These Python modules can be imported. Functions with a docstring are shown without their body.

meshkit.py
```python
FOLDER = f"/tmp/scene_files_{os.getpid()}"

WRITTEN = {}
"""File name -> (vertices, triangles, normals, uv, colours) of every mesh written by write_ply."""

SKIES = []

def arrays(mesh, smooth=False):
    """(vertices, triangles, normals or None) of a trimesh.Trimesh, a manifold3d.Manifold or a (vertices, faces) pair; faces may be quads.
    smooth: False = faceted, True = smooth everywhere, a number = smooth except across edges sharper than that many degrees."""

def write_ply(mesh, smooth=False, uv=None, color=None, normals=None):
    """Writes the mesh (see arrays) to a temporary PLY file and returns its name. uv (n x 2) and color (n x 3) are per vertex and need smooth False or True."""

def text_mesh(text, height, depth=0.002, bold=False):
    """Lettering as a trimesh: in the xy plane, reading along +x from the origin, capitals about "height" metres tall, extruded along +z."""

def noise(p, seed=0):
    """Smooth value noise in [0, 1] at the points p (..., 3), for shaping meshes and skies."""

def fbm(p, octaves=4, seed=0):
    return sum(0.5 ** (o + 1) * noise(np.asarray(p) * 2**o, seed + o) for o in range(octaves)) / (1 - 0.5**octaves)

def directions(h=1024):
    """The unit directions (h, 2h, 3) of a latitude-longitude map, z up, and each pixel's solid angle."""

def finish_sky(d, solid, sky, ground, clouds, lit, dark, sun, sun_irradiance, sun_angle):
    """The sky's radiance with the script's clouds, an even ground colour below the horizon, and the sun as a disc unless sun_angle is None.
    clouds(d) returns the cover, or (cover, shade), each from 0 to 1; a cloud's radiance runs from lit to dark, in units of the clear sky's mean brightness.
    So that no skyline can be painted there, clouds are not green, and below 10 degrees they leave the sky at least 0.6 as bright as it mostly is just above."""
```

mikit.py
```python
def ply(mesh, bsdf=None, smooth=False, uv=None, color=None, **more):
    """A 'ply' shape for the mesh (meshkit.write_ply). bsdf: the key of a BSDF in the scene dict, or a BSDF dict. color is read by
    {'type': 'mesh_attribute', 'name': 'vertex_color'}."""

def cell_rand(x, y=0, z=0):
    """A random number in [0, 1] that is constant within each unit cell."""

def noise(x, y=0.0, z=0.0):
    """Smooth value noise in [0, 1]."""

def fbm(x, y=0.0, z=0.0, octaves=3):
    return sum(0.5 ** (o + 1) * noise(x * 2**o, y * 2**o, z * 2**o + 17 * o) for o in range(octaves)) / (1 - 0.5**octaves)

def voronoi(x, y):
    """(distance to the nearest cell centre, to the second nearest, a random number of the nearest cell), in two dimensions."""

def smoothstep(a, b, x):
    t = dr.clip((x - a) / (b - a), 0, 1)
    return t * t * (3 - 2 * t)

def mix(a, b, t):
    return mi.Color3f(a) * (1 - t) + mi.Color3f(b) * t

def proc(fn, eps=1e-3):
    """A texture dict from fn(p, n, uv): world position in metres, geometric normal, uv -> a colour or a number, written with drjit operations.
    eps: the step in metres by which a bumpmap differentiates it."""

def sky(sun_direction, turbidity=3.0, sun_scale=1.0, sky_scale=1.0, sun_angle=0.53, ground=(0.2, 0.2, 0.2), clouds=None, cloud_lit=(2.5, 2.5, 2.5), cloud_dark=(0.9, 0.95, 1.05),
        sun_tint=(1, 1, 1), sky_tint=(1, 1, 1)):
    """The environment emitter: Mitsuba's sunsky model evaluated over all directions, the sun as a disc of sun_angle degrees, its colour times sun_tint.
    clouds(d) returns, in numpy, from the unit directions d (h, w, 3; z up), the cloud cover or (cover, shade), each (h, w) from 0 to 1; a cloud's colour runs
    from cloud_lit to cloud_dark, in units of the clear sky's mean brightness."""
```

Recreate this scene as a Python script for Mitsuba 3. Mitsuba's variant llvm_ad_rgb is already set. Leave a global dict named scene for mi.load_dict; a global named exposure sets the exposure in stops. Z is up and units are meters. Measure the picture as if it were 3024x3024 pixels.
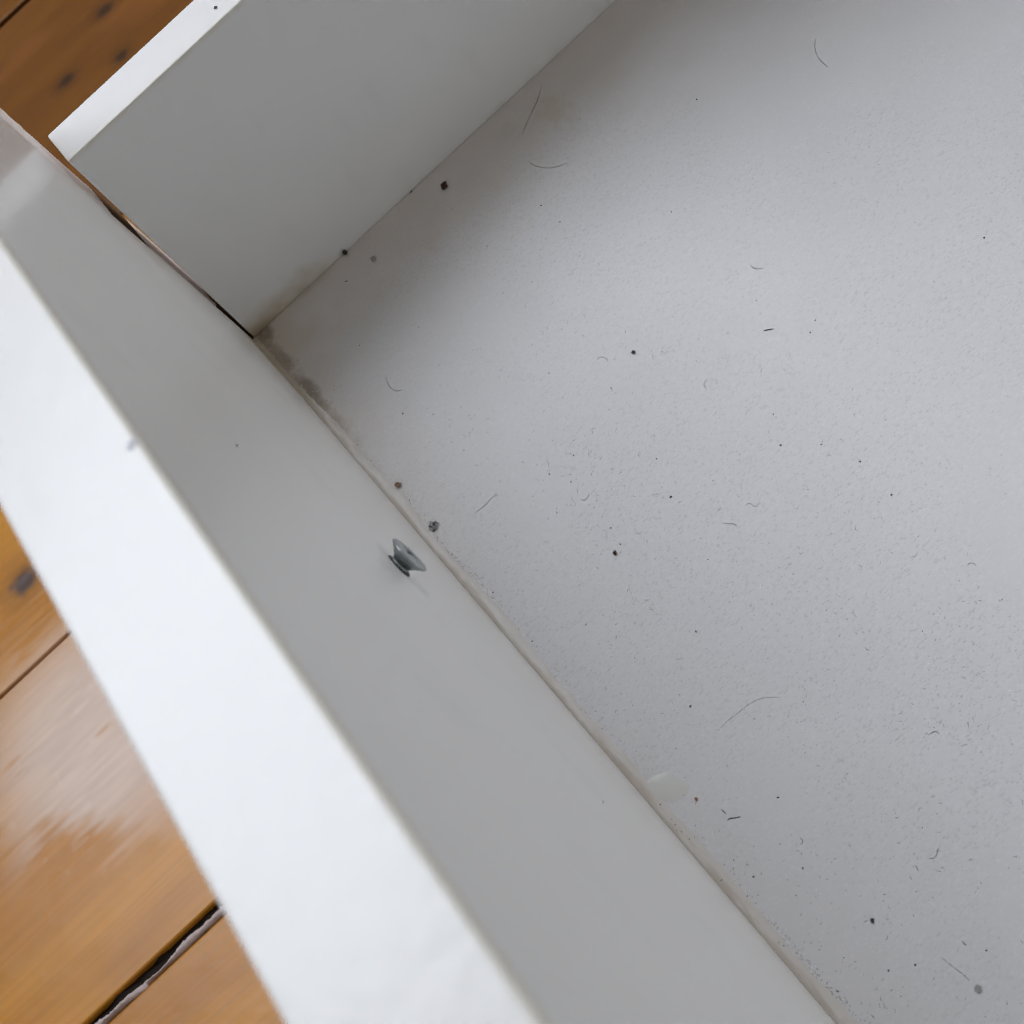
import math, random
import numpy as np, trimesh, manifold3d as m3
import drjit as dr
import mitsuba as mi
import mikit
from mikit import noise, fbm, smoothstep, mix

S = 1.65e-3                      # metres per modelling unit (the head of the screw is 8 mm)
scene, labels = {}, {}
T4 = mi.ScalarTransform4f

# ------------------------------------------------------------------ camera, light, exposure
exposure = 0.0
CAM = np.array([146.748, 10.976, 135.442]); FWD = np.array([-0.53539, 0.00423, -0.84459]); DOWN = np.array([0.61603, -0.68216, -0.39392])
scene['camera'] = {'type': 'thinlens', 'fov': 48.33, 'fov_axis': 'x', 'aperture_radius': 0.0006, 'focus_distance': 157.0 * S,
                   'near_clip': 0.005, 'far_clip': 40.0,
                   'to_world': T4().look_at(origin=(CAM * S).tolist(), target=((CAM + FWD * 100) * S).tolist(), up=(-DOWN).tolist())}
AZ, EL = math.radians(206), math.radians(56)                           # towards the window
WD = np.array([math.cos(AZ) * math.cos(EL), math.sin(AZ) * math.cos(EL), math.sin(EL)])
scene['window'] = {'type': 'rectangle', 'to_world': T4().look_at(origin=(WD * 1.75 + np.array([0.08, 0.05, 0])).tolist(), target=[0.08, 0.05, 0.0], up=[0, 0, 1]) @ T4().scale([0.62, 0.45, 1]),
                   'emitter': {'type': 'area', 'radiance': {'type': 'rgb', 'value': [5.95, 6.2, 6.75]}}}
A2, E2 = math.radians(138), math.radians(48)                           # added dimmer fill light further round, brightens the inner front face
W2 = np.array([math.cos(A2) * math.cos(E2), math.sin(A2) * math.cos(E2), math.sin(E2)])
scene['window_001'] = {'type': 'rectangle', 'to_world': T4().look_at(origin=(W2 * 1.9 + np.array([0.08, 0.05, 0])).tolist(), target=[0.08, 0.05, 0.0], up=[0, 0, 1]) @ T4().scale([0.34, 0.45, 1]),
                   'emitter': {'type': 'area', 'radiance': {'type': 'rgb', 'value': [2.0, 2.08, 2.25]}}}
labels['window_001'] = {'label': 'added narrow dim fill light for the front panel, behind the dresser side', 'category': 'window'}
scene['room_light'] = {'type': 'constant', 'radiance': {'type': 'rgb', 'value': [0.212, 0.203, 0.191]}}
labels['window'] = {'label': 'bright daylight window pane beside the drawer', 'category': 'window'}

# ------------------------------------------------------------------ helpers
def numbered(k):
    if k not in scene: return k
    i = 1
    while f'{k}_{i:03d}' in scene: i += 1
    return f'{k}_{i:03d}'

def U(mesh):
    m = mesh.copy(); m.apply_scale(S); return m

def put(key, mesh, bsdf, smooth=30, label=None, cat=None, group=None, kind=None):
    key = numbered(key)
    scene[key] = mikit.ply(U(mesh), bsdf, smooth)
    d = {k: v for k, v in (('label', label), ('category', cat), ('group', group), ('kind', kind)) if v}
    if d: labels[key] = d
    return key

def rbox(lo, hi, r, n=5):
    """a box with rounded edges of radius r"""
    lo, hi = np.array(lo, float), np.array(hi, float)
    a = np.linspace(0, math.pi / 2, n + 1)
    oct_ = np.array([[math.cos(e) * math.cos(t), math.cos(e) * math.sin(t), math.sin(e)] for e in a for t in a])
    pts = []
    for sx in (-1, 1):
        for sy in (-1, 1):
            for sz in (-1, 1):
                sg = np.array([sx, sy, sz])
                c = np.where(sg < 0, lo + r, hi - r)
                pts.append(c + oct_ * sg * r)
    return trimesh.convex.convex_hull(np.vstack(pts))

def tube(pts, r, sides=6, r_end=None):
    P = np.asarray(pts, float)
    # resample with a Catmull-Rom spline
    if len(P) > 2:
        Q = np.vstack([2 * P[0] - P[1], P, 2 * P[-1] - P[-2]]); out = []
        for i in range(1, len(Q) - 2):
            for t in np.linspace(0, 1, 5)[:-1]:
                out.append(0.5 * ((2 * Q[i]) + (-Q[i-1] + Q[i+1]) * t + (2*Q[i-1] - 5*Q[i] + 4*Q[i+1] - Q[i+2]) * t**2 + (-Q[i-1] + 3*Q[i] - 3*Q[i+1] + Q[i+2]) * t**3))
        P = np.vstack(out + [P[-1]])
    n = len(P); V = []; F = []
    for i in range(n):
        t = P[min(i+1, n-1)] - P[max(i-1, 0)]; t /= np.linalg.norm(t)
        a = np.cross(t, [0, 0, 1.0]); a /= np.linalg.norm(a) + 1e-9; b = np.cross(a, t)
        s = i / (n - 1); rr = r * (1 - 0.55 * abs(2 * s - 1) ** 3)
        for k in range(sides):
            w = 2 * math.pi * k / sides
            V.append(P[i] + rr * (a * math.cos(w) + b * math.sin(w)))
    for i in range(n - 1):
        for k in range(sides):
            p, q = i * sides + k, i * sides + (k + 1) % sides
            F += [[p, q, q + sides], [p, q + sides, p + sides]]
    V += [P[0], P[-1]]
    for k in range(sides):
        F += [[len(V) - 2, (k + 1) % sides, k], [len(V) - 1, (n - 1) * sides + k, (n - 1) * sides + (k + 1) % sides]]
    return trimesh.Trimesh(V, F, process=False)

def crumb(x, y, r, rng, z=0.0, flat=0.7, sub=1):
    m = trimesh.creation.icosphere(subdivisions=sub, radius=1.0)
    v = m.vertices * (1 + 0.32 * rng.standard_normal((len(m.vertices), 1)).clip(-1.4, 1.4))
    v = v * [r * rng.uniform(.75, 1.25), r * rng.uniform(.7, 1.1), r * flat]
    w = rng.uniform(0, 6.28); R = np.array([[math.cos(w), -math.sin(w), 0], [math.sin(w), math.cos(w), 0], [0, 0, 1]])
    v = v @ R.T
    v[:, 2] -= v[:, 2].min()
    return trimesh.Trimesh(v + [x, y, z], m.faces, process=False)

def rgb(r, g, b): return {'type': 'rgb', 'value': [r, g, b]}

# ------------------------------------------------------------------ materials
H2, T2, H1, T1, TH, Y0 = 45.43, 7.94, 86.28, 10.07, 0.024, -0.35   # heights and thicknesses of the side and front panels, lean, gap
def mm(p):                       # world position in modelling units
    return p.x / S, p.y / S, p.z / S

def blob(x, y, cx, cy, rx, ry, k=0.0):
    dx, dy = (x - cx) / rx, (y - cy) / ry
    w = noise(x * 0.9 + cx, y * 0.9 + cy, 3.7)
    return smoothstep(1.25, 0.25, dr.sqrt(dx * dx + dy * dy) + (w - 0.5) * 0.9)

def bottom_color(p, n, uv):
    x, y, z = mm(p)
    g = fbm(x * 0.05, y * 0.05, 1.0)
    c = mix((0.62, 0.62, 0.63), (0.675, 0.672, 0.68), g)
    # fine streaks lengthwise, darker in noise patches
    f1 = noise(x * 6.0, y * 2.6, 5.0) * 0.6 + noise(x * 11.0 + 3, y * 5.0, 2.0) * 0.4
    area = smoothstep(0.30, 0.62, fbm(x * 0.035 + 7, y * 0.035, 9.0))
    c = c * (1 - 0.13 * smoothstep(0.60, 0.85, f1) * area + 0.05 * smoothstep(0.38, 0.2, f1))
    # yellowish old glue and dirt along the two joints, strongest in the corner
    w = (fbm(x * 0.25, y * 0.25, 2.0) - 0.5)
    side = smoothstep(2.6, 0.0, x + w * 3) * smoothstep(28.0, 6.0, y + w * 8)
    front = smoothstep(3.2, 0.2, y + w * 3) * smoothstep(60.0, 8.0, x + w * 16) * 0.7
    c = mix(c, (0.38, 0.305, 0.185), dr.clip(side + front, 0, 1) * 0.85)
    haze = smoothstep(26.0, 0.0, x + w * 10) * 0.42 + smoothstep(14.0, 0.0, y + w * 6) * smoothstep(75.0, 10.0, x) * 0.36  # warm tone of the shaded corner zone painted in, along with dirt
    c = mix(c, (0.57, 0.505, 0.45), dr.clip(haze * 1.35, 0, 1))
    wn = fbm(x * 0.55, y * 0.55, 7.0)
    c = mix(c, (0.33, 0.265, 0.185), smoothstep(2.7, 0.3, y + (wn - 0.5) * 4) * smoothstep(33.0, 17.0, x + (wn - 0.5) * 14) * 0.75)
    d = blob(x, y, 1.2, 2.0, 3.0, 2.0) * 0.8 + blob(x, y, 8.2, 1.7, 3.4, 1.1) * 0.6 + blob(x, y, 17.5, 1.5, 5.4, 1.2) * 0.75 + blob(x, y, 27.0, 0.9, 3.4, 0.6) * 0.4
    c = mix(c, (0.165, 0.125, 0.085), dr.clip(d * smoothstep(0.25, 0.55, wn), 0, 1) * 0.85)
    # blond marks in the shade of the side panel
    m = blob(x, y, 9.0, 62.0, 5.0, 3.5) * 0.28 + blob(x, y, 5.5, 55.0, 2.5, 3.0) * 0.2
    return mix(c, (0.46, 0.40, 0.27), m)

def bottom_relief(p, n, uv):
    x, y, z = mm(p)
    return (noise(x * 4.4, y * 2.2, 1.0) * 0.6 + noise(x * 8.5, y * 4.2, 4.0) * 0.4) * S

scene['bottom_mat'] = {'type': 'bumpmap', 'scale': 0.028, 'arbitrary': mikit.proc(bottom_relief, eps=0.00012),
                       'bsdf': {'type': 'principled', 'base_color': mikit.proc(bottom_color), 'roughness': 0.42, 'specular': 0.45}}

def paint_color(p, n, uv):
    x, y, z = mm(p)
    g = fbm(x * 0.06 + 3, y * 0.06, z * 0.06)
    c = mix((0.77, 0.775, 0.765), (0.81, 0.81, 0.80), g)
    # finger marks and rub-off on the top of the front panel
    k = smoothstep(0.58, 0.80, fbm(x * 0.12, y * 0.3 + 9, z * 0.1)) * 0.022
    c = c * (1 - k)
    # cream, rubbed edges of the front panel and the side panel
    ct, st = math.cos(TH), math.sin(TH)
    hl, nl = z * ct - (y - Y0) * st, (y - Y0) * ct + z * st
    e = smoothstep(H1 - 1.5, H1 - 0.5, hl) * smoothstep(-0.7, -0.15, nl) * smoothstep(0.6, 0.4, nl)
    e = e + smoothstep(H2 - 1.0, H2 - 0.25, z) * smoothstep(-0.55, -0.15, x) * smoothstep(0.3, 0.1, x) * smoothstep(0.0, 0.1, y) * (0.6 + 0.8 * noise(y * 0.8, 3.0, 1.0))
    c = mix(c, (0.68, 0.625, 0.49), dr.clip(e, 0, 1) * 0.42)
    # yellowed foot of the panels near the corner
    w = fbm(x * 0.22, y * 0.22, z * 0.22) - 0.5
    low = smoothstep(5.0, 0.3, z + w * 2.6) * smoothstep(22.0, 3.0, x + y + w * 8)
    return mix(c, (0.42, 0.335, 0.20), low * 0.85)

def paint_relief(p, n, uv):
    x, y, z = mm(p)
    return (fbm(x * 0.9, y * 0.9, z * 0.9) + 0.25 * noise(x * 2.2, y * 2.2, z * 2.2)) * S

scene['paint_mat'] = {'type': 'bumpmap', 'scale': 0.045, 'arbitrary': mikit.proc(paint_relief, eps=0.0003),
                      'bsdf': {'type': 'principled', 'base_color': mikit.proc(paint_color), 'roughness': 0.27, 'specular': 0.5}}

def raw_color(p, n, uv):
    x, y, z = mm(p)
    return mix((0.86, 0.78, 0.75), (0.93, 0.88, 0.86), fbm(x * 0.8, y * 0.8, z * 0.5))
scene['raw_mat'] = {'type': 'principled', 'base_color': mikit.proc(raw_color), 'roughness': 0.8, 'specular': 0.2}
scene['core_mat'] = {'type': 'principled', 'base_color': rgb(0.16, 0.105, 0.065), 'roughness': 0.9, 'specular': 0.1}

def bead_color(p, n, uv):
    x, y, z = mm(p)
    g = fbm(x * 0.3, y * 1.2, 4.0)
    c = mix((0.61, 0.575, 0.535), (0.68, 0.655, 0.625), g)
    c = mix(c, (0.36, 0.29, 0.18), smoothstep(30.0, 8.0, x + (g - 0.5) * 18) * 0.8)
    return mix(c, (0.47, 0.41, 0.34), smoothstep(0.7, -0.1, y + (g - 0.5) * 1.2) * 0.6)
scene['bead_mat'] = {'type': 'principled', 'base_color': mikit.proc(bead_color), 'roughness': 0.38, 'specular': 0.5}
scene['clear_glue_mat'] = {'type': 'principled', 'base_color': rgb(0.635, 0.635, 0.605), 'roughness': 0.3, 'specular': 0.4}

PL = []
def wood_color(p, n, uv):
    x, y, z = mm(p)
    pid = mi.Float(0)
    for xe in PLANK_X[1:-1]:
        pid = pid + dr.select(x > xe, 1.0, 0.0)
    ox = pid * 37.0
    wob = fbm(x * 0.03 + ox, y * 0.008, 2.0) * 30
    ring = noise((x + wob) * 0.13 + ox, y * 0.010, pid) * 0.6 + fbm(x * 0.05 + ox, y * 0.03, 3.0) * 0.4
    fine = noise((x + wob * 0.3) * 1.7 + ox, y * 0.05, pid)
    c = mix((0.36, 0.135, 0.008), (0.52, 0.225, 0.018), ring)
    c = c * (0.93 + 0.12 * fine)
    c = c * (1 - smoothstep(-121.0, -123.0, x) * 0.69) * mix((1.0, 1.0, 1.0), (1.05, 0.86, 0.35), smoothstep(-121.0, -123.0, x))  # boards on the far left darkened in colour, standing in for shaded floor
    c = mix(c, (0.24, 0.085, 0.016), smoothstep(0.55, 0.85, fbm(x * 0.045 + ox, y * 0.018, 6.0)) * 0.6)
    # pale patch of window glare painted into the boards, with some scuffed wear
    t = fbm(x * 0.05 + 11, y * 0.04 + 3, 1.0) + 0.10 * (noise(x * 0.9 + ox, y * 0.2, 8.0) - 0.5)
    near = smoothstep(40.0, 10.0, dr.sqrt(dr.square(x + 2.0) + dr.square((y + 82.0) * 1.0)))
    glare_wear = dr.clip(smoothstep(0.42, 0.60, t + near * 0.22 - 0.10) * near, 0, 1)
    c = mix(c, mi.Color3f(0.60, 0.49, 0.42) * (0.94 + 0.12 * noise(x * 1.1 + ox, y * 0.12, 4.0)), glare_wear * 0.82)
    sc = smoothstep(0.86, 0.93, noise(x * 0.35 + 3, y * 0.30, 12.0)) * near
    c = mix(c, (0.70, 0.62, 0.55), sc * 0.12)
    # knots
    for kx, ky, kr, dark in KNOTS:
        d = dr.sqrt(dr.square(x - kx) + dr.square((y - ky) * 0.8)) / kr + (noise(x * 0.6, y * 0.6, kx) - 0.5) * 0.35
        c = mix(c, dark, smoothstep(1.35, 0.3, d) * 0.9)
        c = c * (1 - 0.22 * smoothstep(2.6, 1.0, d))
    return c
def wood_relief(p, n, uv):
    x, y, z = mm(p)
    return (noise(x * 1.1, y * 0.04, 2.0) * 0.6 + fbm(x * 0.35, y * 0.2, 5.0)) * S
KNOTS = [(-47.0, -80.0, 3.4, (0.05, 0.035, 0.04)), (-186.0, 3.0, 2.4, (0.040, 0.014, 0.003)), (-200.0, 26.0, 2.8, (0.045, 0.016, 0.004)), (-176.0, 20.0, 2.2, (0.045, 0.016, 0.004))]
PLANK_X = [-540.0, -440.0, -340.0, -235.0, -122.0, -26.0, 48.7, 126.0, 205.0, 300.0, 400.0]
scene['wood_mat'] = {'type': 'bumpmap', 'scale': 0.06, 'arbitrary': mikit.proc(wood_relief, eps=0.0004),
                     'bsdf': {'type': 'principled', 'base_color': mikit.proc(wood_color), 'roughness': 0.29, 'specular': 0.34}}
scene['void_mat'] = {'type': 'principled', 'base_color': rgb(0.018, 0.014, 0.011), 'roughness': 0.95, 'specular': 0.1}
scene['lint_mat'] = {'type': 'principled', 'base_color': rgb(0.44, 0.37, 0.355), 'roughness': 0.95, 'specular': 0.1}

scene['zinc_mat'] = {'type': 'principled', 'base_color': rgb(0.44, 0.475, 0.485), 'roughness': 0.33, 'metallic': 0.85, 'specular': 0.5}
scene['flange_mat'] = {'type': 'principled', 'base_color': rgb(0.03, 0.034, 0.036), 'roughness': 0.45, 'specular': 0.4}
scene['black_mat'] = {'type': 'principled', 'base_color': rgb(0.05, 0.049, 0.048), 'roughness': 0.8, 'specular': 0.3}
scene['brown_mat'] = {'type': 'principled', 'base_color': rgb(0.065, 0.036, 0.022), 'roughness': 0.85, 'specular': 0.2}
scene['grey_mat'] = {'type': 'principled', 'base_color': rgb(0.34, 0.34, 0.345), 'roughness': 0.9, 'specular': 0.2}
scene['palegrey_mat'] = {'type': 'principled', 'base_color': rgb(0.56, 0.56, 0.565), 'roughness': 0.9, 'specular': 0.2}
scene['darkgrey_mat'] = {'type': 'principled', 'base_color': rgb(0.10, 0.10, 0.102), 'roughness': 0.9, 'specular': 0.2}
scene['haze_mat'] = {'type': 'principled', 'base_color': rgb(0.60, 0.60, 0.64), 'roughness': 0.6, 'specular': 0.3}
scene['mauve_mat'] = {'type': 'principled', 'base_color': rgb(0.62, 0.585, 0.585), 'roughness': 0.95, 'specular': 0.1}
scene['red_mat'] = {'type': 'principled', 'base_color': rgb(0.33, 0.17, 0.12), 'roughness': 0.85, 'specular': 0.2}
scene['tan_mat'] = {'type': 'principled', 'base_color': rgb(0.30, 0.22, 0.155), 'roughness': 0.8, 'specular': 0.2}
scene['straw_mat'] = {'type': 'principled', 'base_color': rgb(0.62, 0.54, 0.46), 'roughness': 0.8, 'specular': 0.2}

# ------------------------------------------------------------------ the floor: old pine boards, 50 units below the drawer bottom
FZ = -50.0
put('floor', rbox((-560, -420, FZ - 14), (420, 420, FZ - 7), 0.2, 1), 'void_mat', False, kind='structure', label='old varnished pine board floor under the drawer')
GAP = {-26.0: 0.75, 48.7: 3.3, -235.0: 2.6}
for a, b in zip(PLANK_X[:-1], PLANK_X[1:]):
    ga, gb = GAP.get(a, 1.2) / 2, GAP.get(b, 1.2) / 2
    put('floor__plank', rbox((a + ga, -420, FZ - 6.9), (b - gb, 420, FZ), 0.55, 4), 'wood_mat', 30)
rng = np.random.default_rng(5)
pts = []
V, F = [], []
ny, nx = 260, 7                   # ragged pale filler lying in the wide gap
for j in range(ny):
    y = -150 + j * 0.42
    wv = 1.55 + 0.45 * math.sin(j * 0.083) + 0.35 * math.sin(j * 0.21 + 1) + 0.10 * rng.standard_normal()
    keep = 1.0 if y > -96 else max(0.15, 0.7 + 0.6 * math.sin(j * 0.13))
    for i in range(nx):
        t = i / (nx - 1)
        V.append([49.9 - max(wv, .5) * (1 - t), y, FZ - 1.75 + keep * (1.45 * math.sin(t * math.pi * .8 + .3)) + 0.07 * rng.standard_normal()])
for j in range(ny - 1):
    for i in range(nx - 1):
        k = j * nx + i; F += [[k, k + 1, k + nx + 1], [k, k + nx + 1, k + nx]]
top = trimesh.Trimesh(V, F, process=False)
Vb = np.array(V); Vb[:, 2] = FZ - 4.5
nb = len(V)
F2 = [[a + nb, c + nb, b + nb] for a, b, c in F]
ring = [i for i in range(nx)] + [j * nx + nx - 1 for j in range(1, ny)] + [(ny - 1) * nx + i for i in range(nx - 2, -1, -1)] + [j * nx for j in range(ny - 2, 0, -1)]
for a, b in zip(ring, ring[1:] + ring[:1]): F2 += [[a, a + nb, b], [b, a + nb, b + nb]]
for gx, gw in ((-26.0, 0.72), (48.7, 3.26), (-235.0, 2.56), (-122.0, 1.16)):
    n = 160; ys = np.linspace(-200, 200, n); V2, F3 = [], []
    for j in range(n):
        for i in range(5):
            V2.append([gx + gw * (i / 4 - .5), ys[j], FZ - 1.5 + 0.35 * rng.standard_normal() * (gw > 1) - (0.5 if gw < 1 else 0)])
    for j in range(n - 1):
        for i in range(4):
            k = j * 5 + i; F3 += [[k, k + 1, k + 6], [k, k + 6, k + 5]]
    put('floor__gap_shade', trimesh.Trimesh(V2, F3, process=False), 'void_mat', False)  # near-black sheet added low in the board gap for its deep shade
put('floor__gap_filler', trimesh.Trimesh(np.vstack([V, Vb]), F + F2, process=False), 'lint_mat', 40, label='pale crumbly filler in the wide board gap')

# ------------------------------------------------------------------ the drawer
labels['drawer'] = {'label': 'white painted drawer with a thick raised front panel, seen into one corner', 'category': 'drawer'}
put('drawer__bottom_panel', rbox((0.13, 0.0, -3.0), (300, 215, 0.0), 0.08, 2), 'bottom_mat', 30, label='dusty white bottom board')
put('drawer__side_panel', rbox((-T2, 0.02, -11.0), (0.0, 216, H2), 0.26, 5), 'paint_mat', 30)
put('drawer__side_panel', rbox((300.2, 0.12, -11.0), (308.1, 216, H2), 0.42, 5), 'paint_mat', 30)
put('drawer__back_panel', rbox((0.1, 215.3, -11.0), (300.1, 223, H2), 0.42, 5), 'paint_mat', 30)

FM = np.eye(4)                   # frame of the leaning front panel: x, outward normal, height
FM[:3, 0] = [1, 0, 0]; FM[:3, 1] = [0, math.cos(TH), math.sin(TH)]; FM[:3, 2] = [0, -math.sin(TH), math.cos(TH)]
FM[:3, 3] = [0, Y0, 0]
def lean(m):
    m = m.copy(); m.apply_transform(FM); return m
put('drawer__front_panel', lean(rbox((-0.5, -T1, -13.0), (309, 0.0, H1), 0.5, 6)), 'paint_mat', 30, label='tall white front panel leaning slightly outward')
# at the end the paint stops: raw pale strips lie there with a bare patch between them
put('drawer__front_panel__end_core', lean(rbox((-9.2, -T1 + 0.03, 33.9), (-0.53, -0.30, H1 - 0.05), 0.2, 4)), 'paint_mat', 30)
put('drawer__front_panel__end_core', lean(rbox((-11.4, -T1 + 0.03, -12.8), (-0.53, -0.30, 33.85), 0.2, 4)), 'paint_mat', 30)
def strip(z0, z1, seed, ragged, XL):
    r = np.random.default_rng(seed); n = 60; m = 8
    V, F = [], []
    for j in range(n + 1):
        z = z0 + (z1 - z0) * j / n
        rag = ragged * max(0.0, 1 - j / (n * 0.75))
        for i in range(m + 1):
            t = i / m
            xa = XL + 0.25 + rag * 0.6 * r.standard_normal() * (i == 0); xb = -0.62 - rag * (1.4 + 0.8 * r.standard_normal()) * (i == m)
            prof = 0.27 + 0.06 * math.sin(math.pi * t) ** 0.4
            V.append([xa + (xb - xa) * t, -0.30 + (0.18 if i in (0, m) or j in (0, n) else prof + 0.02 * r.standard_normal() * (1 + 2 * rag)), z + 0.08 * r.standard_normal()])
    for j in range(n):
        for i in range(m):
            k = j * (m + 1) + i; F += [[k, k + m + 2, k + 1], [k, k + m + 1, k + m + 2]]
    v = np.array(V); b = v.copy(); b[:, 1] = -0.60; nb = len(v)
    ring = [i for i in range(m + 1)] + [j * (m + 1) + m for j in range(1, n + 1)] + [n * (m + 1) + i for i in range(m - 1, -1, -1)] + [j * (m + 1) for j in range(n - 1, 0, -1)]
    FB = [[p + nb, r_ + nb, q + nb] for p, q, r_ in F]
    for p, q in zip(ring, ring[1:] + ring[:1]): FB += [[p, q, p + nb], [q, q + nb, p + nb]]
    me = trimesh.Trimesh(np.vstack([v, b]), F + FB, process=False); me.fix_normals()
    return lean(me)
put('drawer__front_panel__raw_strip', strip(34.0, H1 - 2, 1, 0.0, -9.4), 'raw_mat', 30, label='pale unpainted strip at the end, upper piece')
put('drawer__front_panel__raw_strip', strip(8.6, 25.5, 2, 1.0, -11.6), 'raw_mat', 30, label='pale unpainted strip with torn lower end')
put('drawer__front_panel__slot', lean(rbox((-11.6, -0.6, 25.6), (-0.55, -0.10, 33.8), 0.05, 1)), 'core_mat', False, label='dark brown bare patch between the pale strips')
put('drawer__front_panel__slot', lean(rbox((-11.6, -0.6, -6.0), (-0.55, -0.14, 8.8), 0.05, 1)), 'core_mat', False, label='dark bare foot below the pale strips')

# bead of old glue along the front joint
rng = np.random.default_rng(11)
nx, nyb = 700, 9
xs = np.linspace(0.25, 215.0, nx)
from meshkit import noise as nnoise, fbm as nfbm
wv = 1.25 + 0.75 * (nfbm(np.c_[xs * 0.11, xs * 0, xs * 0], 3, 1) - 0.35) + 0.25 * (nnoise(np.c_[xs * 0.9, xs * 0, xs * 0], 3) - 0.5)
wv *= np.clip((xs + 6) / 36, 0.45, 1)
hv = (0.20 + 0.16 * nfbm(np.c_[xs * 0.16, xs * 0 + 4, xs * 0], 3, 2)) * np.clip((xs - 2) / 30, 0.25, 1) * 0.62
V, F = [], []
for j in range(nx):
    for i in range(nyb):
        t = i / (nyb - 1)
        V.append([xs[j], -0.33 + (wv[j] + 0.33) * t, -0.02 + hv[j] * math.sin(math.pi * min(1, 0.16 + t * 0.84)) ** 0.75 * (1 if 0 < i < nyb - 1 else (0.55 if i == 0 else 0))])
for j in range(nx - 1):
    for i in range(nyb - 1):
        k = j * nyb + i; F += [[k, k + nyb, k + nyb + 1], [k, k + nyb + 1, k + 1]]
v = np.array(V); b = v.copy(); b[:, 2] = -0.12; nb = len(v)
ring = [i for i in range(nyb)] + [j * nyb + nyb - 1 for j in range(1, nx)] + [(nx - 1) * nyb + i for i in range(nyb - 2, -1, -1)] + [j * nyb for j in range(nx - 2, 0, -1)]
FB = [[p + nb, r_ + nb, q + nb] for p, q, r_ in F]
for p, q in zip(ring, ring[1:] + ring[:1]): FB += [[p, p + nb, q], [q, p + nb, q + nb]]
put('drawer__bottom_panel__glue_bead', trimesh.Trimesh(np.vstack([v, b]), F + FB, process=False), 'bead_mat', 50, label='cream bead of old glue along the front joint')
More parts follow.
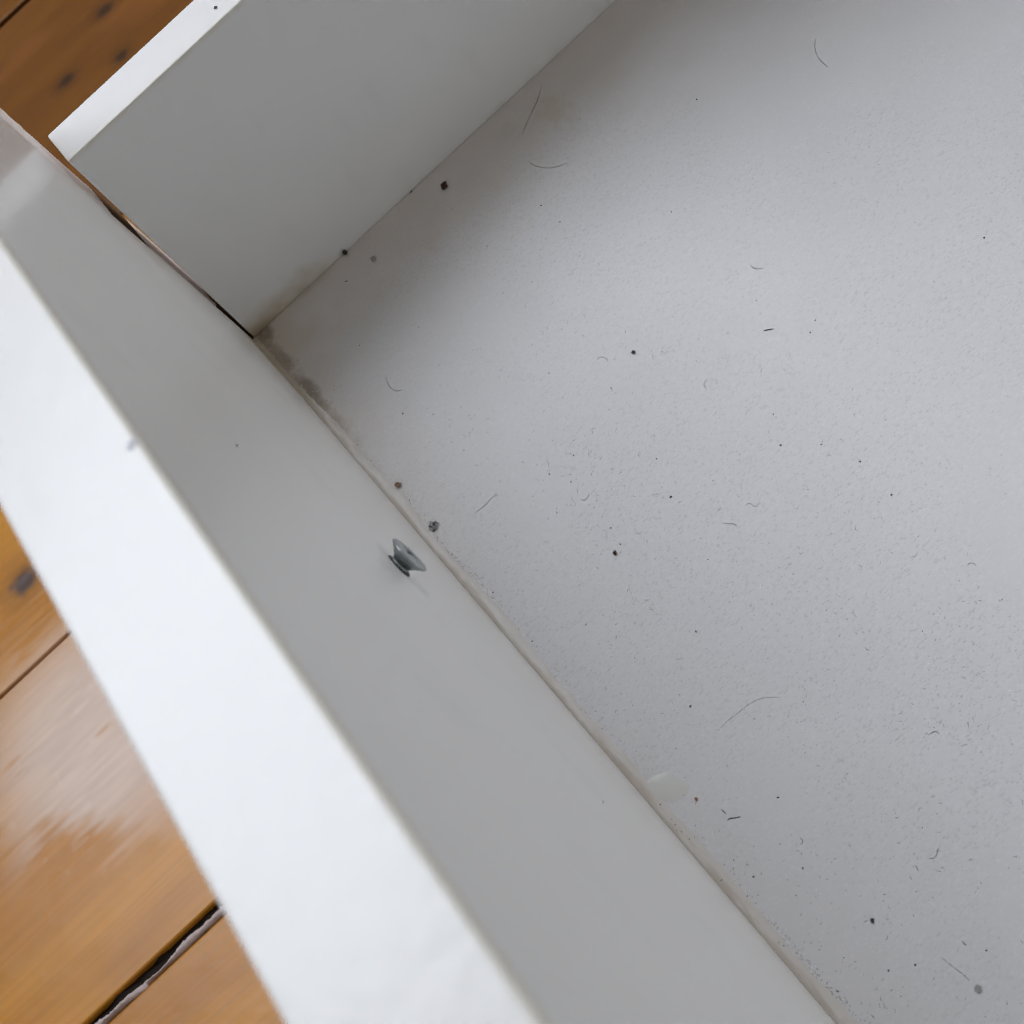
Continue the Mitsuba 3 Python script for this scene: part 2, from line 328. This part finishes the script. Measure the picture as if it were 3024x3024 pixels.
# dried puddle of clear glue beside it
m = trimesh.creation.icosphere(subdivisions=4)
v = m.vertices.copy(); a = np.arctan2(v[:, 1], v[:, 0])
rad = 1 + 0.16 * np.sin(2 * a + .6) + 0.10 * np.sin(3 * a + 2) + 0.05 * np.sin(5 * a)
v[:, 0] *= 2.6 * rad; v[:, 1] *= 2.1 * rad; v[:, 2] = np.sign(v[:, 2]) * np.abs(v[:, 2]) ** 1.4 * 0.13
w = 0.6; R = np.array([[math.cos(w), -math.sin(w), 0], [math.sin(w), math.cos(w), 0], [0, 0, 1]])
m.vertices = v @ R.T + [104.4, 2.3, -0.03]
put('drawer__bottom_panel__glue_puddle', m, 'clear_glue_mat', 60, label='shiny dried glue puddle joining the bead')

# ------------------------------------------------------------------ the dresser that the drawer slides out of (its side stands beyond the frame)
labels['dresser'] = {'label': 'white dresser carcass the open drawer slides out of', 'category': 'dresser'}
put('dresser__side_panel', rbox((-24, 58, FZ + 0.1), (-10.5, 330, 105), 0.6, 3), 'paint_mat', 30)

# ------------------------------------------------------------------ the screw
SB = np.array([78.69, -1.203, 35.545]); ax = np.array([-0.03, 0.9985, 0.0440]) + 0.06 * np.array([0.56, 0.10, 0.823]); ax /= np.linalg.norm(ax)
ux = np.cross([0, 0, 1.0], ax); ux /= np.linalg.norm(ux); uz = np.cross(ax, ux)
SM = np.eye(4); SM[:3, 0] = ux; SM[:3, 1] = uz; SM[:3, 2] = ax; SM[:3, 3] = SB
if np.linalg.det(SM[:3, :3]) < 0: SM[:3, 0] *= -1
labels['screw'] = {'label': 'zinc plated countersunk screw sticking out of the inner face of the front panel', 'category': 'screw'}
def lathe(prof, sec=96):
    return trimesh.creation.revolve(np.array(prof, float), sections=sec)
def to_m(t):
    return m3.Manifold(m3.Mesh(np.asarray(t.vertices, np.float32), np.asarray(t.faces, np.uint32)))
def from_m(m):
    q = m.to_mesh(); return trimesh.Trimesh(q.vert_properties[:, :3], q.tri_verts)
prof = [(0, 0.10), (1.10, 0.10), (1.10, 0.32)]
for t in np.linspace(0, 1, 14): prof.append((1.10 + 1.24 * t ** 1.25, 0.38 + 1.16 * t))
prof += [(2.40, 1.60), (2.42, 1.67), (2.40, 1.75), (2.33, 1.80)]
for t in np.linspace(0, 1, 8)[1:]: prof.append((2.33 * (1 - t), 1.80 + 0.10 * math.sin(t * math.pi / 2)))
head = to_m(lathe(prof))
cut = m3.Manifold()
for k in range(2):
    bx = m3.Manifold.hull_points(np.array([[sx * (0.62 if z < 1 else 1.28), sy * (0.16 if z < 1 else 0.24), z] for sx in (-1, 1) for sy in (-1, 1) for z in (0.6, 2.2)], np.float32)).rotate([0, 0, 20 + 90 * k])
    cut = cut + bx
for k in range(2):
    cut = cut + m3.Manifold.hull_points(np.array([[sx * 0.75, sy * 0.08, z] for sx in (-1, 1) for sy in (-1, 1) for z in (1.6, 2.2)], np.float32)).rotate([0, 0, 65 + 90 * k])
cut = cut + m3.Manifold.cylinder(1.5, 0.25, 0.62, 32).translate([0, 0, 0.7])
hd = from_m(head - cut); hd.apply_transform(SM)
put('screw__head', hd, 'zinc_mat', 28)
sh = lathe([(0, -6.0), (0.3, -5.0), (0.85, -3.0), (0.95, 0.02), (1.06, 0.08), (1.08, 0.34), (0, 0.34)]); sh.apply_transform(SM)
put('screw__shank', sh, 'flange_mat', 30)
fl = lathe([(0, 0.0), (1.52, -0.02), (1.60, 0.05), (1.54, 0.12), (1.22, 0.20), (0, 0.20)]); fl.apply_transform(SM)
put('screw__flange', fl, 'flange_mat', 30, label='dark thin collar pressed against the panel')

# ------------------------------------------------------------------ crumbs, fluff and fibres lying on the bottom
rng = np.random.default_rng(21)
def bead_z(x, y): return 0.22 if (y < 1.3 and x > 25) else 0.0
def cr(name, x, y, r, mat, label, cat, flat=0.7, sub=2, z=None):
    return put(name, crumb(x, y, r, rng, bead_z(x, y) if z is None else z, flat, sub), mat, False, label, cat)
cr('black_crumb', 0.5, 21.04, 0.44, 'black_mat', 'black crumb wedged in the joint under the side panel, near the corner', 'crumb')
cr('brown_crumb', 4.95, 40.59, 0.58, 'brown_mat', 'largest dark brown crumb, lying in the shade close to the side panel', 'crumb')
cr('grey_lint', 5.92, 23.61, 0.55, 'grey_mat', 'flat grey smudge of lint beside the black crumb of the side joint', 'lint', 0.25)
cr('brown_crumb', 43.93, 2.08, 0.40, 'tan_mat', 'small brown crumb on the front joint, between the corner and the screw', 'crumb')
cr('brown_crumb', 76.76, 17.9, 0.24, 'brown_mat', 'tiny round brown crumb in the middle of the dusty bottom, straight across from the screw', 'crumb')
cr('grey_lint', 141.84, 13.04, 0.30, 'grey_mat', 'fuzzy dark grey bit of lint at the end of a straight hair, low right', 'lint', 0.5)
cr('black_crumb', 130.45, 9.85, 0.21, 'black_mat', 'sharp black splinter shaped crumb alone in the lower right of the bottom', 'crumb')
cr('red_crumb', 107.99, 4.3, 0.19, 'red_mat', 'reddish crumb just past the shiny glue puddle', 'crumb', 0.5)
cr('black_crumb', 55.22, 39.98, 0.25, 'black_mat', 'black crumb beside the small arched hair, upper middle of the bottom', 'crumb')
# ball of fluff by the screw: many fine fibres
fs = []
for _ in range(46):
    w, q = rng.uniform(0, 6.28), 0.72 * math.sqrt(rng.uniform(0, 1))
    c = np.array([53.69 + q * math.cos(w), 2.06 + q * math.sin(w), rng.uniform(.06, .30)])
    d = rng.standard_normal(3) * [1, 1, .25]; d /= np.linalg.norm(d); e = rng.standard_normal(3) * [.16, .16, .05]
    P = np.array([c - d * .34, c + e, c + d * .34]); P[:, 2] = np.clip(P[:, 2], 0.03, 0.5)
    fs.append(tube(P, 0.026, 4))
fs.append(crumb(53.69, 2.06, 0.66, rng, 0.0, 0.10, 2))
put('fluff_ball', trimesh.util.concatenate(fs), 'mauve_mat', 40, 'round grey fluff ball on the front joint just above the screw', 'fluff')
put('fluff_ball__black_speck', crumb(53.35, 1.65, 0.13, rng, 0.22, 0.8, 1), 'black_mat', False)

FIBRES = [
 ('long', [(103.77,11.65),(103.67,13.39),(103.82,14.97),(104.05,17.05),(104.62,18.42),(105.35,19.25),(106.01,20.05)], .045, 'grey_mat', 'longest grey hair, gently bent, in the right half of the bottom above the glue puddle'),
 ('right_wave', [(120.54,28.66),(120.63,29.21),(120.8,29.53),(121.25,29.63)], .07, 'grey_mat', 'thick dark wavy fibre near the right edge of the bottom'),
 ('low_right', [(137.48,12.54),(138.29,12.67),(139.23,12.82),(140.07,12.97),(140.88,13.01)], .05, 'grey_mat', 'straight thin hair running to the fuzzy lint, low right'),
 ('dash', [(110.84,5.68),(111.18,5.74),(111.61,5.74)], .075, 'grey_mat', 'short straight dark dash beside the glue puddle'),
 ('cluster', [(112.21,5.45),(112.33,5.82),(112.68,6.3),(112.97,6.85)], .10, 'grey_mat', 'knotted dark thread right of the short dash by the glue puddle'),
 ('curl_mid', [(119.13,10.2),(119.47,10.23),(119.7,10.08),(119.79,9.71)], .06, 'grey_mat', 'hooked grey curl in the lower middle of the right half'),
 ('zig', [(129.76,18.89),(130.08,19.24),(130.06,19.81),(129.79,20.17),(129.74,20.7)], .06, 'palegrey_mat', 'pale zigzag thread, lower right'),
 ('short1', [(129.39,17.32),(129.68,17.25),(130.04,17.15)], .06, 'grey_mat', 'short grey stroke just below the pale zigzag thread'),
 ('curl_low', [(137.67,15.36),(137.92,15.23),(138.13,15.27),(138.26,15.39)], .07, 'grey_mat', 'small dark hook above the straight thin hair, low right'),
 ('arc_top', [(51.73,35.78),(51.77,36.24),(52.13,36.58),(52.71,36.73),(53.24,36.67)], .055, 'grey_mat', 'small arched hair left of the black crumb, upper middle of the bottom'),
 ('splinter', [(67.31,53.98),(67.71,54.49),(68.16,55.04)], .11, 'tan_mat', 'straight brown wood splinter lying on the brightest part of the bottom'),
 ('curl_c', [(67.67,42.73),(67.14,42.89),(66.84,43.31),(66.82,43.85)], .055, 'palegrey_mat', 'pale hook shaped curl below the brown splinter'),
 ('ess', [(84.64,34.24),(84.67,34.74),(85.01,34.95),(85.53,34.9),(85.79,35.18),(85.57,35.83)], .05, 'palegrey_mat', 'pale S shaped hair in the centre of the dusty bottom'),
 ('wave2', [(84.08,30.6),(84.78,30.96),(85.14,31.38),(85.73,31.53),(86.2,31.45)], .055, 'palegrey_mat', 'wavy grey hair just below the pale S shaped one'),
 ('arc_r', [(109.68,46.41),(109.67,46.83),(109.95,47.09),(110.42,47.1)], .06, 'palegrey_mat', 'small arched hair close to the right edge of the bottom'),
 ('hair_screw', [(56.75,7.63),(56.89,8.54),(57.03,9.65),(56.86,10.56),(56.87,11.25),(57.24,11.92)], .06, 'palegrey_mat', 'slightly wavy hair just past the fluff ball'),
 ('curl_w', [(66.97,19.73),(67.58,20.02),(67.58,20.65),(67.29,21.1)], .06, 'palegrey_mat', 'fish hook shaped curl left of the tiny round brown crumb'),
 ('arc_far', [(35.82,94.82),(36.78,93.72),(38.4,92.59),(40.02,92.06),(41.66,91.81)], .065, 'palegrey_mat', 'pale curved hair at the far shaded end of the bottom'),
 ('arc_up', [(57.64,60.45),(58.54,60.26),(59.28,60.57),(59.78,61.17)], .065, 'palegrey_mat', 'shallow pale arc of hair above the brown splinter'),
 ('side_hair', [(2.83,64.41),(4.81,61.78),(6.3,58.89),(8.1,55.68)], .06, 'straw_mat', 'straight straw coloured hair in the shade along the side panel'),
 ('shade_hair', [(13.24,52.74),(15.45,52.79),(17.75,53.8),(19.05,55.19),(19.88,56.71)], .06, 'straw_mat', 'faint curved hair where the shade of the side panel ends'),
 ('curl_corner', [(26.72,11.73),(27.78,11.3),(29.06,11.13),(30.3,11.44),(30.9,12.38)], .06, 'palegrey_mat', 'curved pale hair nearest to the dirty corner'),
]
for key, P, r, mat, lab in FIBRES:
    put('splinter' if key == 'splinter' else 'fibre', tube([(x, y, bead_z(x, y) + r * (0.6 + 0.5 * (i % 2))) for i, (x, y) in enumerate(P)], r * 0.56, 6), mat, 60, lab, 'splinter' if key == 'splinter' else 'fibre')

SPECKS = [(61.04,23.41,.167),(62.53,25.46,.104),(63.94,20.52,.123),(60.57,19.14,.143),(65.95,16.12,.122),(73.54,19.88,.137),(76.31,19.24,.135),(76.56,14.84,.108),(76.28,28.48,.181),(70.55,30.94,.138),(67.58,33.09,.102),(81.77,43.24,.199),(85.61,46.73,.131),(90.97,48.13,.18),(97.0,47.34,.189),(88.89,41.13,.095),(86.53,25.82,.122),(92.61,18.23,.153),(99.18,11.29,.166),(81.47,8.68,.124),(112.54,36.66,.11),(111.68,37.05,.087),(113.42,37.32,.118),(46.87,37.02,.11),(63.62,50.64,.104),(71.62,59.47,.147),(72.48,57.66,.147),(58.44,42.7,.144),(57.93,41.36,.135),(63.48,44.81,.113),(89.43,28.16,.086),(53.83,37.41,.107),(57.04,34.02,.145),(79.52,73.07,.107),(62.94,56.76,.104),(59.44,31.49,.096),(82.87,54.93,.106),(77.71,45.84,.117),(102.04,31.33,.107),(85.5,14.33,.087),(86.94,13.95,.087),(112.95,27.21,.087),(75.58,12.11,.118),(136.35,10.0,.142),(135.02,7.53,.125),(118.8,3.32,.154),(114.24,11.49,.137),(127.14,34.21,.111),(139.84,16.44,.123),(117.18,1.92,.1),(116.01,2.9,.124),(131.33,15.45,.109),(129.4,12.73,.103),(121.73,8.1,.121),(133.15,2.0,.126),(127.1,20.77,.089),(134.97,20.94,.086),(131.19,4.89,.087),(98.87,13.37,.108),(118.15,8.05,.092),(63.05,14.57,.095),(47.27,1.84,.119),(54.92,10.14,.097),(54.65,6.02,.087),(77.9,1.89,.117),(89.77,.9,.086),(90.52,1.09,.077),(91.21,2.15,.094),(65.52,2.4,.103),(68.35,2.23,.139),(28.5,76.67,.19),(0.35,36.21,.229),(22.58,48.26,.161),(27.78,48.11,.159),(41.29,59.84,.132),(79.93,81.77,.179),(21.07,37.72,.119),(34.4,9.77,.155),(38.57,13.1,.123),(23.77,20.87,.107),(5.42,17.76,.192),(18.0,12.09,.109),(47.35,12.75,.109),(45.62,15.2,.11),(107.8,.56,.08),(108.52,.43,.08),(109.13,.19,.08),(109.64,.49,.08),(110.87,.63,.087),(111.1,1.26,.087),(116.73,.37,.101),(125.69,.63,.075),(126.29,.85,.074),(105.56,.67,.121)]
for i, (x, y, r) in enumerate(SPECKS):
    put('grit_speck', crumb(x, y, r * 0.76, rng, bead_z(x, y), 0.5, 1), 'black_mat' if r > .135 else 'darkgrey_mat', False,
        'tiny dark speck of grit lying loose on the white drawer bottom', 'speck', 'specks of grit on the drawer bottom')
# specks on the panels
def face(x, h): return (FM @ np.array([x, 0, h, 1.0]))[:3]
for x, h, r in ((78.05, 64.46, .13), (110.75, 30.06, .10)):
    P = face(x, h); c = crumb(0, 0, r, rng, 0, .6, 1); c.vertices = c.vertices[:, [0, 2, 1]] + P; c.invert()
    put('panel_speck', c, 'grey_mat', False, 'faint dark dot stuck to the inner face of the front panel', 'speck', 'dots on the front panel')
put('rim_speck', crumb(-2.71, 29.06, .24, rng, H2, .5, 1), 'darkgrey_mat', False, 'black dot on the bright top edge of the side panel', 'speck')
put('rim_smear', crumb(93.08, -3.0, .36, rng, H1 - 0.05, .12, 2), 'haze_mat', False, 'blurred grey smear on the bright top edge of the front panel', 'smear')

# fine dust that nobody could count
rng = np.random.default_rng(77)
V, F, C = [], [], []
def add_flake(x, y, L, w, ang, h):
    c, s = math.cos(ang), math.sin(ang); k = len(V)
    bend = rng.uniform(-.4, .4) * L
    tone = rng.choice([0.82, 0.20, 0.30, 0.40], p=[.22, .20, .33, .25]); C.extend([[tone, tone, tone * 1.01]] * 9)
    for t, ww in ((-1, .3), (0, 1), (1, .3)):
        cx, cy = t * L / 2, bend * (1 - t * t)
        for sgn in (-1, 1):
            lx, ly = cx, cy + sgn * w * ww / 2
            V.append([x + lx * c - ly * s, y + lx * s + ly * c, 0.004])
        V.append([x + cx * c - cy * s, y + cx * s + cy * c, h])
    for j in range(2):
        a = k + 3 * j
        F.extend([[a, a + 3, a + 5], [a, a + 5, a + 2], [a + 2, a + 5, a + 4], [a + 2, a + 4, a + 1]])
pts = np.c_[rng.uniform(3, 165, 34000), rng.uniform(1.6, 120, 34000)]
dens = nfbm(np.c_[pts * 0.05, pts[:, :1] * 0 + 2], 3, 5)
band = np.clip(1.15 - np.abs((pts[:, 1] - 22) / 34), 0.06, 1) * np.clip((pts[:, 0] - 22) / 40, 0.08, 1)
clump = nfbm(np.c_[pts * 0.22, pts[:, :1] * 0 + 8], 2, 9)
keep = rng.uniform(0, 1, len(pts)) < band * np.clip((dens - 0.30) * 2.4, 0.05, 1) * np.clip((clump - .3) * 2.6, .05, 1)
for x, y in pts[keep]:
    L = rng.choice([0.14, 0.22, 0.35, 0.6], p=[.35, .38, .2, .07]) * rng.uniform(.7, 1.3)
    add_flake(x, y, L, rng.uniform(.05, .11), rng.uniform(0, math.pi), rng.uniform(.03, .07))
# dirt that has settled along the glue bead and into the corner
for _ in range(520):
    x = rng.choice([rng.uniform(30, 150), rng.normal(62, 5), rng.normal(132, 5), rng.normal(8, 8)])
    if x < 0.6: continue
    y = np.interp(x, xs, wv) * rng.uniform(.9, 1.1) + abs(rng.normal(0, .35)) if x > 25 else abs(rng.normal(1.6, 1.2)) + .2
    add_flake(x, y, rng.uniform(.1, .3), rng.uniform(.05, .14), rng.uniform(0, math.pi), rng.uniform(.03, .08))
dm = trimesh.Trimesh(V, F, process=False)
scene['dust'] = mikit.ply(U(dm), {'type': 'twosided', 'bsdf': {'type': 'principled', 'base_color': {'type': 'mesh_attribute', 'name': 'vertex_color'}, 'roughness': 0.9, 'specular': 0.2}}, False, color=np.array(C))
labels['dust'] = {'label': 'fine grey dust and lint scattered over the white drawer bottom', 'category': 'dust', 'kind': 'stuff'}
